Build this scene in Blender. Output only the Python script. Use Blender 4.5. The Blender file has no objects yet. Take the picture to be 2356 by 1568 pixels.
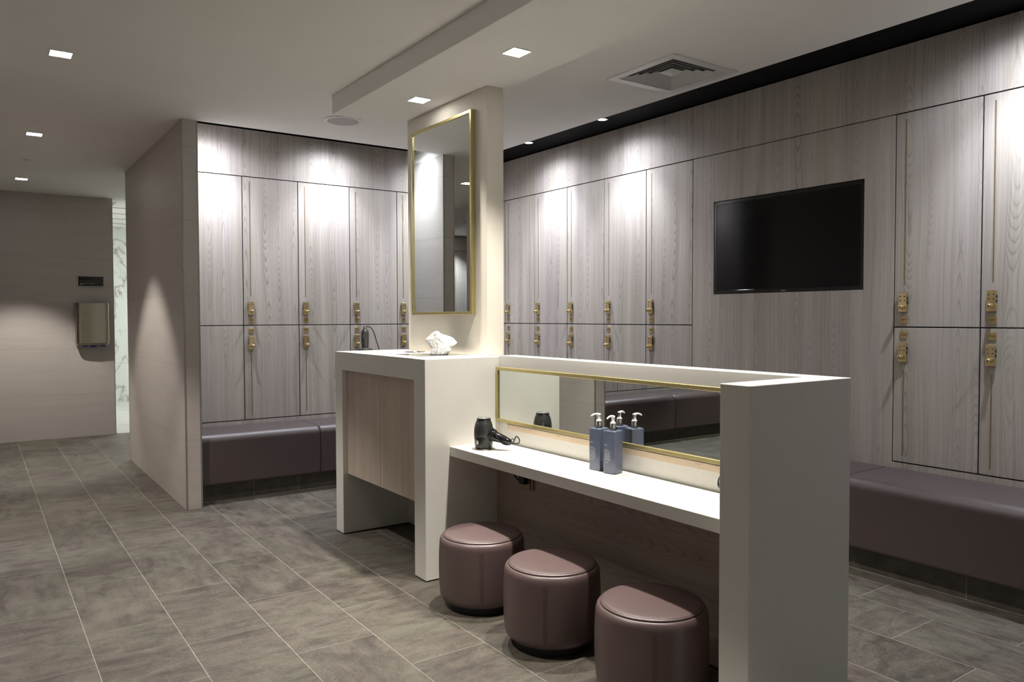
import bpy, bmesh, math, random
from mathutils import Vector, Matrix
random.seed(7)
PI = math.pi
S = bpy.context.scene
COL = S.collection

# ------------------------------------------------------------------ camera
cam_d = bpy.data.cameras.new('camera'); cam = bpy.data.objects.new('camera', cam_d); COL.objects.link(cam)
cam_d.sensor_width = 36.0; cam_d.lens = 1772.317 / 2356 * 36.0
cam_d.clip_start = 0.05; cam_d.clip_end = 60
YAW, PITCH, ROLL = 0.6099, -0.0313, 0.0026
fw = Vector((math.sin(YAW) * math.cos(PITCH), math.cos(YAW) * math.cos(PITCH), math.sin(PITCH)))
q = fw.to_track_quat('-Z', 'Y')
cam.matrix_world = Matrix.Translation((0, 0, 1.3)) @ q.to_matrix().to_4x4() @ Matrix.Rotation(-ROLL, 4, 'Z')
S.camera = cam

# ------------------------------------------------------------------ world, exposure
w = bpy.data.worlds.new('world'); S.world = w; w.use_nodes = True
w.node_tree.nodes['Background'].inputs[0].default_value = (0.5, 0.5, 0.5, 1)
w.node_tree.nodes['Background'].inputs[1].default_value = 0.0
S.view_settings.view_transform = 'Standard'; S.view_settings.look = 'None'
S.view_settings.exposure = 0.55; S.view_settings.gamma = 1.0
S.cycles.max_bounces = 8; S.cycles.diffuse_bounces = 5; S.cycles.glossy_bounces = 4
S.cycles.sample_clamp_indirect = 6.0
S.cycles.caustics_reflective = False; S.cycles.caustics_refractive = False
S.cycles.use_denoising = True

WARM = (1.0, 0.94, 0.845); NEUT = (1.0, 0.93, 0.83); COOL = (0.87, 0.91, 1.0)
P_FILL = 45  # watts of the added fill lamps behind the camera
P_BEAM, P_ROW, P_SLOT, P_CORR = 135, 118, 22, 14     # watts of the lamps

# ------------------------------------------------------------------ measures (metres)
ZC, ZK, ZP = 2.622, 2.512, 2.734        # ceiling, underside of bulkhead, top of wood cladding
XR, YB = 4.074, 6.020                   # wood faces of right and back wall
ZT, ZM, ZB, ZS = 2.377, 1.240, 0.513, 0.482
SX, SY = 3.470, 5.495                   # where the ceiling stops at the black slot
XP1, XP2, YP1, YP2 = 1.156, 1.260, 5.494, 7.786
YL, XL = 9.597, 1.289

# ------------------------------------------------------------------ materials
MATS = {}
def newmat(name):
    m = bpy.data.materials.new(name); m.use_nodes = True
    nt = m.node_tree; b = nt.nodes['Principled BSDF']
    MATS[name] = m
    return m, nt, b
def N(nt, t, **kw):
    n = nt.nodes.new(t)
    for k, v in kw.items():
        if k == 'inp':
            for i, val in v.items(): n.inputs[i].default_value = val
        else: setattr(n, k, v)
    return n
def math_n(nt, op, a, b=None, c=None):
    n = nt.nodes.new('ShaderNodeMath'); n.operation = op
    for i, x in enumerate((a, b, c)):
        if x is None: continue
        if isinstance(x, (int, float)): n.inputs[i].default_value = x
        else: nt.links.new(x, n.inputs[i])
    return n.outputs[0]
def plain(name, col, rough=0.5, metal=0.0, spec=0.5, coat=0.0, noise=0.0, nscale=30, bump=0.0, bscale=400, emit=None, es=0, trans=0):
    m, nt, b = newmat(name)
    b.inputs['Base Color'].default_value = (*col, 1); b.inputs['Roughness'].default_value = rough
    b.inputs['Metallic'].default_value = metal; b.inputs['Specular IOR Level'].default_value = spec
    b.inputs['Coat Weight'].default_value = coat
    b.inputs['Transmission Weight'].default_value = trans
    geo = N(nt, 'ShaderNodeNewGeometry')
    if noise > 0:
        t = N(nt, 'ShaderNodeTexNoise', inp={'Scale': nscale, 'Detail': 4.0})
        nt.links.new(geo.outputs['Position'], t.inputs['Vector'])
        r = N(nt, 'ShaderNodeMapRange', inp={'From Min': 0.3, 'From Max': 0.7, 'To Min': 1 - noise, 'To Max': 1 + noise})
        nt.links.new(t.outputs['Fac'], r.inputs['Value'])
        mx = N(nt, 'ShaderNodeVectorMath', operation='SCALE'); mx.inputs[0].default_value = col
        nt.links.new(r.outputs[0], mx.inputs['Scale']); nt.links.new(mx.outputs[0], b.inputs['Base Color'])
    if bump > 0:
        t = N(nt, 'ShaderNodeTexNoise', inp={'Scale': bscale, 'Detail': 3.0})
        nt.links.new(geo.outputs['Position'], t.inputs['Vector'])
        bp = N(nt, 'ShaderNodeBump', inp={'Strength': bump, 'Distance': 0.001})
        nt.links.new(t.outputs['Fac'], bp.inputs['Height']); nt.links.new(bp.outputs[0], b.inputs['Normal'])
    if emit:
        b.inputs['Emission Color'].default_value = (*emit, 1); b.inputs['Emission Strength'].default_value = es
    return m

def wood(name, horiz=False, light=(0.60, 0.56, 0.52), dark=(0.27, 0.235, 0.21), seed=0.0):
    """pale laminate with cathedral grain: contour lines of a stretched noise, in world metres"""
    m, nt, b = newmat(name)
    geo = N(nt, 'ShaderNodeNewGeometry'); sep = N(nt, 'ShaderNodeSeparateXYZ')
    nt.links.new(geo.outputs['Position'], sep.inputs[0])
    u = math_n(nt, 'ADD', sep.outputs[0], sep.outputs[1]); v = sep.outputs[2]
    if horiz: u, v = v, u
    u = math_n(nt, 'ADD', u, seed)
    def noise(a, c, z=0.0, detail=2.0, rough=0.5, dist=0.0):
        cv = N(nt, 'ShaderNodeCombineXYZ'); cv.inputs[2].default_value = z
        nt.links.new(a, cv.inputs[0]); nt.links.new(c, cv.inputs[1])
        t = N(nt, 'ShaderNodeTexNoise', inp={'Scale': 1.0, 'Detail': detail, 'Roughness': rough, 'Distortion': dist})
        nt.links.new(cv.outputs[0], t.inputs['Vector']); return t.outputs['Fac']
    # slow sideways drift of the grain, then figure columns of uneven place and phase
    dr = noise(math_n(nt, 'MULTIPLY', u, 2.0), math_n(nt, 'MULTIPLY', v, 1.3), 20.0, 1.0)
    ud = math_n(nt, 'MULTIPLY_ADD', dr, 0.045, u)
    cw = 0.135
    cell = math_n(nt, 'FLOOR', math_n(nt, 'DIVIDE', ud, cw))
    wn = N(nt, 'ShaderNodeTexWhiteNoise', noise_dimensions='1D'); nt.links.new(cell, wn.inputs['W'])
    wn2 = N(nt, 'ShaderNodeTexWhiteNoise', noise_dimensions='1D'); nt.links.new(math_n(nt, 'ADD', cell, 77.7), wn2.inputs['W'])
    cen = math_n(nt, 'MULTIPLY_ADD', wn.outputs['Value'], 0.5, 0.25)
    du = math_n(nt, 'MULTIPLY', math_n(nt, 'SUBTRACT', math_n(nt, 'SUBTRACT', math_n(nt, 'DIVIDE', ud, cw), cell), cen), cw)
    du2 = math_n(nt, 'MULTIPLY', du, du)
    strength = math_n(nt, 'MULTIPLY_ADD', wn2.outputs['Value'], 120.0, 70.0)
    along = noise(math_n(nt, 'MULTIPLY_ADD', wn.outputs['Value'], 40.0, math_n(nt, 'MULTIPLY', ud, 1.5)), math_n(nt, 'MULTIPLY', v, 1.15), 1.0, 1.0, 0.4)
    wob = noise(math_n(nt, 'MULTIPLY', u, 28), math_n(nt, 'MULTIPLY', v, 9), 5.0, 2.0)
    h = math_n(nt, 'MULTIPLY_ADD', along, 1.9, math_n(nt, 'MULTIPLY_ADD', wob, 0.05, math_n(nt, 'MULTIPLY', du2, strength)))
    fr = math_n(nt, 'FRACT', math_n(nt, 'MULTIPLY', h, 15.0))
    ramp = N(nt, 'ShaderNodeValToRGB')
    e = ramp.color_ramp.elements
    e[0].position = 0.0; e[0].color = (0.9, 0.9, 0.9, 1)
    e[1].position = 1.0; e[1].color = (1, 1, 1, 1)
    for p, cc in ((0.08, 0.35), (0.25, 0.0), (0.65, 0.06), (0.90, 0.40)):
        x = e.new(p); x.color = (cc, cc, cc, 1)
    nt.links.new(fr, ramp.inputs[0])
    msk = noise(math_n(nt, 'MULTIPLY', u, 6), math_n(nt, 'MULTIPLY', v, 0.8), 9.0, 1.0)
    mk = N(nt, 'ShaderNodeMapRange', inp={'From Min': 0.38, 'From Max': 0.62, 'To Min': 0.25, 'To Max': 1.0})
    nt.links.new(msk, mk.inputs['Value'])
    fade = N(nt, 'ShaderNodeMapRange', inp={'From Min': 0.018, 'From Max': 0.060, 'To Min': 1.0, 'To Max': 0.28})
    nt.links.new(math_n(nt, 'ABSOLUTE', du), fade.inputs['Value'])
    lines = math_n(nt, 'MULTIPLY', math_n(nt, 'MULTIPLY', ramp.outputs[0], mk.outputs[0]), fade.outputs[0])
    fib = noise(math_n(nt, 'MULTIPLY', u, 330), math_n(nt, 'MULTIPLY', v, 6), 2.0, 3.0)
    fib2 = noise(math_n(nt, 'MULTIPLY', ud, 85), math_n(nt, 'MULTIPLY', v, 0.9), 4.0, 4.0, .6)
    broad = noise(math_n(nt, 'MULTIPLY', ud, 11), math_n(nt, 'MULTIPLY', v, 0.3), 7.0, 2.0)
    fac = math_n(nt, 'MULTIPLY_ADD', lines, 0.60, math_n(nt, 'MULTIPLY_ADD', fib, 0.45, math_n(nt, 'MULTIPLY_ADD', fib2, 1.15, math_n(nt, 'MULTIPLY_ADD', broad, 0.95, -1.08))))
    mix = N(nt, 'ShaderNodeMix', data_type='RGBA', clamp_factor=True)
    mix.inputs['A'].default_value = (*light, 1); mix.inputs['B'].default_value = (*dark, 1)
    nt.links.new(fac, mix.inputs['Factor'])
    # a slow drift between warm and mauve
    hue = noise(math_n(nt, 'MULTIPLY', u, 6), math_n(nt, 'MULTIPLY', v, 0.5), 12.0, 1.0)
    m2 = N(nt, 'ShaderNodeMix', data_type='RGBA', blend_type='MULTIPLY'); m2.inputs['Factor'].default_value = 1
    hr = N(nt, 'ShaderNodeValToRGB'); hr.color_ramp.elements[0].position = .35; hr.color_ramp.elements[1].position = .65
    hr.color_ramp.elements[0].color = (1.0, 0.985, 0.94, 1); hr.color_ramp.elements[1].color = (0.99, 0.965, 0.99, 1)
    nt.links.new(hue, hr.inputs[0])
    nt.links.new(mix.outputs['Result'], m2.inputs['A']); nt.links.new(hr.outputs[0], m2.inputs['B'])
    nt.links.new(m2.outputs['Result'], b.inputs['Base Color'])
    b.inputs['Roughness'].default_value = 0.5; b.inputs['Specular IOR Level'].default_value = 0.35
    bp = N(nt, 'ShaderNodeBump', inp={'Strength': 0.12, 'Distance': 0.001})
    nt.links.new(fib, bp.inputs['Height']); nt.links.new(bp.outputs[0], b.inputs['Normal'])
    return m

def wall_tile(name, u0, width=1.0, col=(0.53, 0.487, 0.465)):
    m, nt, b = newmat(name)
    geo = N(nt, 'ShaderNodeNewGeometry'); sep = N(nt, 'ShaderNodeSeparateXYZ')
    nt.links.new(geo.outputs['Position'], sep.inputs[0])
    u = math_n(nt, 'ADD', sep.outputs[0], sep.outputs[1]); z = sep.outputs[2]
    def line(c, off, per, hw):
        a = math_n(nt, 'PINGPONG', math_n(nt, 'SUBTRACT', c, off), per / 2)
        return math_n(nt, 'LESS_THAN', a, hw)
    lz = line(z, 0.472, 0.4935, 0.0016); lu = line(u, u0, width, 0.0011)
    cell = N(nt, 'ShaderNodeCombineXYZ')
    nt.links.new(math_n(nt, 'FLOOR', math_n(nt, 'DIVIDE', math_n(nt, 'SUBTRACT', z, 0.472), 0.4935)), cell.inputs[0])
    nt.links.new(math_n(nt, 'FLOOR', math_n(nt, 'DIVIDE', math_n(nt, 'SUBTRACT', u, u0), width)), cell.inputs[1])
    wn = N(nt, 'ShaderNodeTexWhiteNoise', noise_dimensions='3D'); nt.links.new(cell.outputs[0], wn.inputs['Vector'])
    cv = N(nt, 'ShaderNodeCombineXYZ'); nt.links.new(math_n(nt, 'MULTIPLY', u, 1.6), cv.inputs[0]); nt.links.new(math_n(nt, 'MULTIPLY', z, 16), cv.inputs[1])
    nt.links.new(wn.outputs['Value'], cv.inputs[2])
    t = N(nt, 'ShaderNodeTexNoise', inp={'Scale': 1.0, 'Detail': 5.0, 'Roughness': 0.6}); nt.links.new(cv.outputs[0], t.inputs['Vector'])
    f = math_n(nt, 'MULTIPLY_ADD', t.outputs['Fac'], 0.22, math_n(nt, 'MULTIPLY_ADD', wn.outputs['Value'], 0.07, 0.855))
    sc = N(nt, 'ShaderNodeVectorMath', operation='SCALE'); sc.inputs[0].default_value = col; nt.links.new(f, sc.inputs['Scale'])
    mix = N(nt, 'ShaderNodeMix', data_type='RGBA'); nt.links.new(sc.outputs[0], mix.inputs['A']); mix.inputs['B'].default_value = (0.24, 0.22, 0.20, 1)
    nt.links.new(math_n(nt, 'MAXIMUM', math_n(nt, 'MULTIPLY', lz, 0.55), math_n(nt, 'MULTIPLY', lu, 0.22)), mix.inputs['Factor'])
    nt.links.new(mix.outputs['Result'], b.inputs['Base Color'])
    b.inputs['Roughness'].default_value = 0.42; b.inputs['Specular IOR Level'].default_value = 0.4
    return m

def floor_tile(name, base=(0.092, 0.082, 0.070), dim=1.0):
    m, nt, b = newmat(name)
    geo = N(nt, 'ShaderNodeNewGeometry'); sep = N(nt, 'ShaderNodeSeparateXYZ')
    nt.links.new(geo.outputs['Position'], sep.inputs[0])
    rnd = geo.outputs['Random Per Island']
    flip = math_n(nt, 'GREATER_THAN', math_n(nt, 'FRACT', math_n(nt, 'MULTIPLY', rnd, 7.13)), 0.5)
    mxu = N(nt, 'ShaderNodeMix', data_type='FLOAT'); nt.links.new(flip, mxu.inputs[0]); nt.links.new(sep.outputs[0], mxu.inputs[2]); nt.links.new(sep.outputs[1], mxu.inputs[3])
    mxv = N(nt, 'ShaderNodeMix', data_type='FLOAT'); nt.links.new(flip, mxv.inputs[0]); nt.links.new(sep.outputs[1], mxv.inputs[2]); nt.links.new(sep.outputs[0], mxv.inputs[3])
    off = math_n(nt, 'MULTIPLY', rnd, 57.0)
    def noise(su, sv, z, detail, rough=.6, dist=0.0):
        cv = N(nt, 'ShaderNodeCombineXYZ')
        nt.links.new(math_n(nt, 'MULTIPLY_ADD', mxu.outputs[0], su, off), cv.inputs[0])
        nt.links.new(math_n(nt, 'MULTIPLY', mxv.outputs[0], sv), cv.inputs[1])
        nt.links.new(math_n(nt, 'ADD', sep.outputs[2], z), cv.inputs[2])
        t = N(nt, 'ShaderNodeTexNoise', inp={'Scale': 1.0, 'Detail': detail, 'Roughness': rough, 'Distortion': dist})
        nt.links.new(cv.outputs[0], t.inputs['Vector']); return t.outputs['Fac']
    a = noise(22, 4, 0.0, 7.0, 0.68, 0.5); c = noise(4, 3, 3.0, 6.0, .65, .3); d = noise(170, 70, 6.0, 5.0, .75, .4); g = noise(11, 6, 9.0, 8.0, .72, .9)
    f = math_n(nt, 'MULTIPLY_ADD', a, 1.5, math_n(nt, 'MULTIPLY_ADD', c, 1.3, math_n(nt, 'MULTIPLY_ADD', d, 1.9, math_n(nt, 'MULTIPLY_ADD', g, 2.2, math_n(nt, 'MULTIPLY_ADD', rnd, 0.30, -3.13)))))
    mixc = N(nt, 'ShaderNodeMix', data_type='RGBA', clamp_factor=True); nt.links.new(f, mixc.inputs['Factor'])
    mixc.inputs['A'].default_value = (base[0] * .52, base[1] * .52, base[2] * .52, 1); mixc.inputs['B'].default_value = (base[0] * 1.5, base[1] * 1.5, base[2] * 1.5, 1)
    warm = N(nt, 'ShaderNodeMix', data_type='RGBA', blend_type='MULTIPLY'); warm.inputs['Factor'].default_value = 1
    hr = N(nt, 'ShaderNodeValToRGB'); hr.color_ramp.elements[0].position = .42; hr.color_ramp.elements[1].position = .60
    hr.color_ramp.elements[0].color = (1.0, 0.95, 0.94, 1); hr.color_ramp.elements[1].color = (0.95, 0.99, 0.92, 1); nt.links.new(c, hr.inputs[0])
    nt.links.new(mixc.outputs['Result'], warm.inputs['A']); nt.links.new(hr.outputs[0], warm.inputs['B'])
    nt.links.new(warm.outputs['Result'], b.inputs['Base Color'])
    r = N(nt, 'ShaderNodeMapRange', inp={'To Min': 0.42, 'To Max': 0.62}); nt.links.new(a, r.inputs['Value']); nt.links.new(r.outputs[0], b.inputs['Roughness'])
    b.inputs['Specular IOR Level'].default_value = 0.45
    bp = N(nt, 'ShaderNodeBump', inp={'Strength': 0.15, 'Distance': 0.001}); nt.links.new(d, bp.inputs['Height']); nt.links.new(bp.outputs[0], b.inputs['Normal'])
    return m

def marble(name):
    m, nt, b = newmat(name)
    geo = N(nt, 'ShaderNodeNewGeometry')
    mp = N(nt, 'ShaderNodeMapping'); mp.inputs['Rotation'].default_value = (0.3, 0.5, 0.4); mp.inputs['Scale'].default_value = (1.4, 1.4, 0.7)
    nt.links.new(geo.outputs['Position'], mp.inputs[0])
    t = N(nt, 'ShaderNodeTexNoise', inp={'Scale': 1.3, 'Detail': 7.0, 'Roughness': 0.55, 'Distortion': 0.7}); nt.links.new(mp.outputs[0], t.inputs['Vector'])
    a = math_n(nt, 'ABSOLUTE', math_n(nt, 'SUBTRACT', t.outputs['Fac'], 0.5))
    r = N(nt, 'ShaderNodeValToRGB'); e = r.color_ramp.elements
    e[0].position = 0; e[0].color = (0.33, 0.30, 0.22, 1); e[1].position = 0.03; e[1].color = (0.72, 0.76, 0.73, 1)
    x = e.new(0.006); x.color = (0.58, 0.61, 0.57, 1)
    nt.links.new(a, r.inputs[0]); nt.links.new(r.outputs[0], b.inputs['Base Color'])
    b.inputs['Roughness'].default_value = 0.15
    return m

def brushed(name, col, rough=0.3):
    m, nt, b = newmat(name)
    geo = N(nt, 'ShaderNodeNewGeometry'); sep = N(nt, 'ShaderNodeSeparateXYZ'); nt.links.new(geo.outputs['Position'], sep.inputs[0])
    cv = N(nt, 'ShaderNodeCombineXYZ')
    nt.links.new(math_n(nt, 'MULTIPLY', math_n(nt, 'ADD', sep.outputs[0], sep.outputs[1]), 8), cv.inputs[0]); nt.links.new(math_n(nt, 'MULTIPLY', sep.outputs[2], 500), cv.inputs[1])
    t = N(nt, 'ShaderNodeTexNoise', inp={'Scale': 1.0, 'Detail': 3.0}); nt.links.new(cv.outputs[0], t.inputs['Vector'])
    r = N(nt, 'ShaderNodeMapRange', inp={'To Min': rough - .08, 'To Max': rough + .1}); nt.links.new(t.outputs['Fac'], r.inputs['Value']); nt.links.new(r.outputs[0], b.inputs['Roughness'])
    b.inputs['Base Color'].default_value = (*col, 1); b.inputs['Metallic'].default_value = 1
    bp = N(nt, 'ShaderNodeBump', inp={'Strength': 0.08, 'Distance': 0.0005}); nt.links.new(t.outputs['Fac'], bp.inputs['Height']); nt.links.new(bp.outputs[0], b.inputs['Normal'])
    return m

M_WOOD = wood('pale_wood'); M_WOODC = wood('cabinet_wood', seed=3.3, light=(0.60, 0.52, 0.45), dark=(0.36, 0.29, 0.24)); M_WOODH = wood('vanity_back_wood', horiz=True, seed=1.7, light=(0.42, 0.35, 0.31), dark=(0.26, 0.20, 0.17))
M_TILE_L = wall_tile('wall_tile_left', 0.849 + YL); M_TILE_P = wall_tile('wall_tile_partition', XP1 + 6.16, 1.1)
M_FLOOR = floor_tile('floor_tile'); M_PLINTH = plain('plinth_tile', (0.085, 0.075, 0.062), 0.5, noise=.3, nscale=14)
M_GROUT = plain('grout', (0.33, 0.31, 0.28), 0.8, noise=.2, nscale=20)
M_JOINT = plain('dark_joint', (0.05, 0.048, 0.045), 0.7, noise=.1)
M_CEIL = plain('ceiling_paint', (0.88, 0.87, 0.85), 0.85, spec=.2, noise=.015, nscale=3)
M_SLOT = plain('slot_black', (0.006, 0.006, 0.007), 0.75, spec=.15, noise=.2, nscale=4)
M_BLACK = plain('matt_black', (0.01, 0.01, 0.011), 0.6, noise=.1)
M_SOLID = plain('solid_surface', (0.76, 0.745, 0.70), 0.38, spec=.45, noise=.012, nscale=60)
M_COLUMN = plain('column_paint', (0.70, 0.66, 0.58), 0.55, spec=.35, noise=.01, nscale=40)
M_LEATHER = plain('mauve_leather', (0.100, 0.064, 0.063), 0.42, spec=.8, noise=.04, nscale=9, bump=.12, bscale=900)
M_LEATHER_B = plain('bench_leather', (0.060, 0.038, 0.038), 0.46, spec=1.0, noise=.04, nscale=7, bump=.12, bscale=900)
for m_ in (M_LEATHER_B,): m_.node_tree.nodes['Principled BSDF'].inputs['Sheen Weight'].default_value = .12
M_STITCH = plain('stitching', (0.035, 0.02, 0.02), 0.7, noise=.1)
M_GOLD = plain('brushed_gold', (0.58, 0.50, 0.24), 0.38, metal=1, noise=.05, nscale=15)
M_BRASS = plain('brass', (0.80, 0.64, 0.35), 0.30, metal=1, noise=.05, nscale=40)
M_BRASSD = plain('brass_inlay', (0.34, 0.27, 0.16), 0.45, metal=.6, noise=.1, nscale=30)
M_PLATE = plain('brass_plate', (0.56, 0.42, 0.20), 0.38, metal=.75, noise=.05, nscale=60)
M_DIGIT = plain('engraving', (0.05, 0.035, 0.012), 0.6, noise=.1)
M_CHROME = plain('chrome', (0.72, 0.73, 0.74), 0.12, metal=1, noise=.03)
M_STEEL = brushed('brushed_steel', (0.42, 0.385, 0.31), 0.24)
M_ALU = plain('satin_aluminium', (0.36, 0.35, 0.34), 0.42, metal=.7, noise=.05)
M_MIRROR = plain('mirror_glass', (0.80, 0.84, 0.81), 0.0, metal=1, noise=.004, nscale=2)
M_TVB = plain('glossy_black', (0.006, 0.006, 0.007), 0.12, noise=.1)
M_TVS = plain('screen_glass', (0.002, 0.002, 0.0025), 0.10, spec=.30, noise=.1)
M_BLKP = plain('black_plastic', (0.012, 0.012, 0.013), 0.33, noise=.1, nscale=50)
M_BLKG = plain('black_gloss_plastic', (0.010, 0.010, 0.011), 0.12, noise=.1)
M_BLKM = plain('soft_touch_black', (0.020, 0.020, 0.021), 0.5, noise=.1)
M_TISSUE = plain('tissue_paper', (0.88, 0.88, 0.89), 0.9, spec=.1, noise=.02, nscale=80, bump=1.0, bscale=55)
for n_ in M_TISSUE.node_tree.nodes:
    if n_.type == 'BUMP': n_.inputs['Distance'].default_value = .006
M_BOTTLE = plain('frosted_blue_bottle', (0.105, 0.125, 0.185), 0.27, spec=.7, noise=.12, nscale=18)
M_PUMP = plain('white_pump', (0.9, 0.9, 0.9), 0.3, noise=.02)
M_TEXTW = plain('white_print', (0.60, 0.62, 0.66), 0.5, noise=.02)
M_TEXTC = plain('copper_print', (0.42, 0.27, 0.19), 0.45, noise=.05)
M_WHITEM = plain('white_enamel', (0.66, 0.66, 0.66), 0.4, noise=.03)
M_BARE = plain('bare_strip', (0.80, 0.64, 0.47), 0.5, noise=.03)
M_SCREW = plain('screw_mark', (0.25, 0.10, 0.05), 0.6, noise=.2)
M_BLUE = plain('blue_film', (0.01, 0.04, 0.55), 0.35, noise=.1)
M_RED = plain('red_button', (0.5, 0.02, 0.02), 0.4, noise=.1)
M_GRILLE = plain('intake_grille', (0.42, 0.42, 0.42), 0.55, metal=.2, noise=.3, nscale=600)
M_BADGE = plain('silver_badge', (0.75, 0.74, 0.72), 0.3, metal=.4, noise=.05)
M_MARBLE = marble('marble'); M_LTILE = plain('white_floor_tile', (0.70, 0.70, 0.68), 0.2, noise=.05, nscale=3)
M_LAMP = plain('lamp_glow_warm', (1, 1, 1), 0.5, emit=(1, 0.97, 0.9), es=26)
M_LAMPC = plain('lamp_glow_cool', (1, 1, 1), 0.5, emit=(0.9, 0.94, 1.0), es=60)
M_GPAINT = plain('grey_paint', (0.45, 0.45, 0.46), 0.7, noise=.02, nscale=4)
M_SPK = plain('speaker_mesh', (0.46, 0.44, 0.44), 0.7, noise=.05, nscale=300)
M_WPAINT = plain('white_paint', (0.82, 0.81, 0.79), 0.7, noise=.02, nscale=4)

# ------------------------------------------------------------------ mesh helpers
class MB:
    """collects shapes with material slots, then links them as one mesh object"""
    def __init__(self): self.v = []; self.f = []; self.fm = []; self.mats = []; self.sm = []
    def mi(self, m):
        if m not in self.mats: self.mats.append(m)
        return self.mats.index(m)
    def add(self, vs, fs, m, smooth=False):
        o = len(self.v); self.v += [tuple(x) for x in vs]; k = self.mi(m)
        for f in fs: self.f.append([o + i for i in f]); self.fm.append(k); self.sm.append(smooth)
    def box(self, x0, x1, y0, y1, z0, z1, m, bev=0.0, seg=2):
        if x0 > x1: x0, x1 = x1, x0
        if y0 > y1: y0, y1 = y1, y0
        if z0 > z1: z0, z1 = z1, z0
        if bev <= 0:
            vs = [(x, y, z) for z in (z0, z1) for y in (y0, y1) for x in (x0, x1)]
            self.add(vs, [(0, 2, 3, 1), (4, 5, 7, 6), (0, 1, 5, 4), (2, 6, 7, 3), (0, 4, 6, 2), (1, 3, 7, 5)], m); return
        bm = bmesh.new(); bmesh.ops.create_cube(bm, size=1)
        for v in bm.verts: v.co = Vector(((x0 + x1) / 2 + v.co.x * (x1 - x0), (y0 + y1) / 2 + v.co.y * (y1 - y0), (z0 + z1) / 2 + v.co.z * (z1 - z0)))
        bmesh.ops.bevel(bm, geom=bm.edges[:], offset=bev, segments=seg, profile=0.5, affect='EDGES')
        self.frombm(bm, m, seg > 2)
    def frombm(self, bm, m, smooth=False):
        bm.verts.index_update()
        self.add([v.co.copy() for v in bm.verts], [[v.index for v in f.verts] for f in bm.faces], m, smooth); bm.free()
    def lathe(self, prof, m, seg=32, org=(0, 0, 0), R=None, smooth=True, cap=True):
        """prof: (radius, height) pairs; R turns +Z into the axis"""
        org = Vector(org); R = R or Matrix.Identity(3); vs = []; fs = []
        n = len(prof)
        for r, z in prof:
            for s in range(seg):
                a = 2 * PI * s / seg; vs.append(org + R @ Vector((r * math.cos(a), r * math.sin(a), z)))
        for i in range(n - 1):
            for s in range(seg):
                t = (s + 1) % seg; fs.append((i * seg + s, i * seg + t, (i + 1) * seg + t, (i + 1) * seg + s))
        self.add(vs, fs, m, smooth)
        if cap:
            if prof[0][0] > 1e-4: self.add(vs[:seg], [tuple(reversed(range(seg)))], m)
            if prof[-1][0] > 1e-4: self.add(vs[-seg:], [tuple(range(seg))], m)
    def tube(self, pts, r, m, seg=10, closed=False):
        pts = [Vector(p) for p in pts]; n = len(pts); rs = r if isinstance(r, (list, tuple)) else [r] * n
        vs = []; prev = None
        for i, p in enumerate(pts):
            a = pts[(i - 1) % n] if (i > 0 or closed) else p; b = pts[(i + 1) % n] if (i < n - 1 or closed) else p
            t = (b - a).normalized()
            if prev is None: prev = t.orthogonal().normalized()
            prev = (prev - t * prev.dot(t)).normalized(); bn = t.cross(prev)
            for s in range(seg):
                an = 2 * PI * s / seg; vs.append(p + (prev * math.cos(an) + bn * math.sin(an)) * rs[i])
        fs = []
        for i in range(n if closed else n - 1):
            j = (i + 1) % n
            for s in range(seg):
                t = (s + 1) % seg; fs.append((i * seg + s, i * seg + t, j * seg + t, j * seg + s))
        if not closed: fs += [tuple(reversed(range(seg))), tuple(range((n - 1) * seg, n * seg))]
        self.add(vs, fs, m, True)
    def build(self, name, parent=None, kind=None):
        me = bpy.data.meshes.new(name); me.from_pydata(self.v, [], self.f); me.update()
        for m in self.mats: me.materials.append(m)
        me.polygons.foreach_set('material_index', self.fm); me.polygons.foreach_set('use_smooth', self.sm)
        o = bpy.data.objects.new(name, me); COL.objects.link(o)
        if parent: o.parent = parent
        if kind: o['kind'] = kind
        return o
def curve_pts(ps, n=8):
    """Catmull-Rom through the points"""
    ps = [Vector(p) for p in ps]; q_ = [2 * ps[0] - ps[1]] + ps + [2 * ps[-1] - ps[-2]]; out = []
    for i in range(1, len(q_) - 2):
        a, b, c, d = q_[i - 1:i + 3]
        for k in range(n):
            t = k / n; out.append(0.5 * (2 * b + (c - a) * t + (2 * a - 5 * b + 4 * c - d) * t * t + (3 * b - a - 3 * c + d) * t ** 3))
    out.append(ps[-1]); return out
def tag(o, label, cat, group=None):
    o['label'] = label; o['category'] = cat
    if group: o['group'] = group
    return o
def thing(name, label, cat, loc=(0, 0, 0), rz=0.0, group=None):
    o = bpy.data.objects.new(name, None); COL.objects.link(o); o.empty_display_size = 0.1
    o.location = loc; o.rotation_euler = (0, 0, rz); return tag(o, label, cat, group)
def text_mesh(txt, size, name, mat, parent, loc, rot=(PI / 2, 0, 0), space=1.0, ext=0.0004, align='CENTER'):
    cu = bpy.data.curves.new(name, 'FONT'); cu.body = txt; cu.size = size; cu.extrude = ext; cu.space_character = space
    cu.align_x = align; cu.align_y = 'CENTER'
    to = bpy.data.objects.new(name + '_tmp', cu); COL.objects.link(to)
    dg = bpy.context.evaluated_depsgraph_get(); dg.update()
    me = bpy.data.meshes.new_from_object(to.evaluated_get(dg)); me.materials.clear(); me.materials.append(mat); me.name = name
    bpy.data.objects.remove(to); bpy.data.curves.remove(cu)
    o = bpy.data.objects.new(name, me); COL.objects.link(o); o.location = loc; o.rotation_euler = rot
    if parent: o.parent = parent
    return o
def dup(o, parent=None):
    c = o.copy(); COL.objects.link(c); c.parent = parent
    for ch in list(o.children):
        d = dup(ch, c)
    return c
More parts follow.
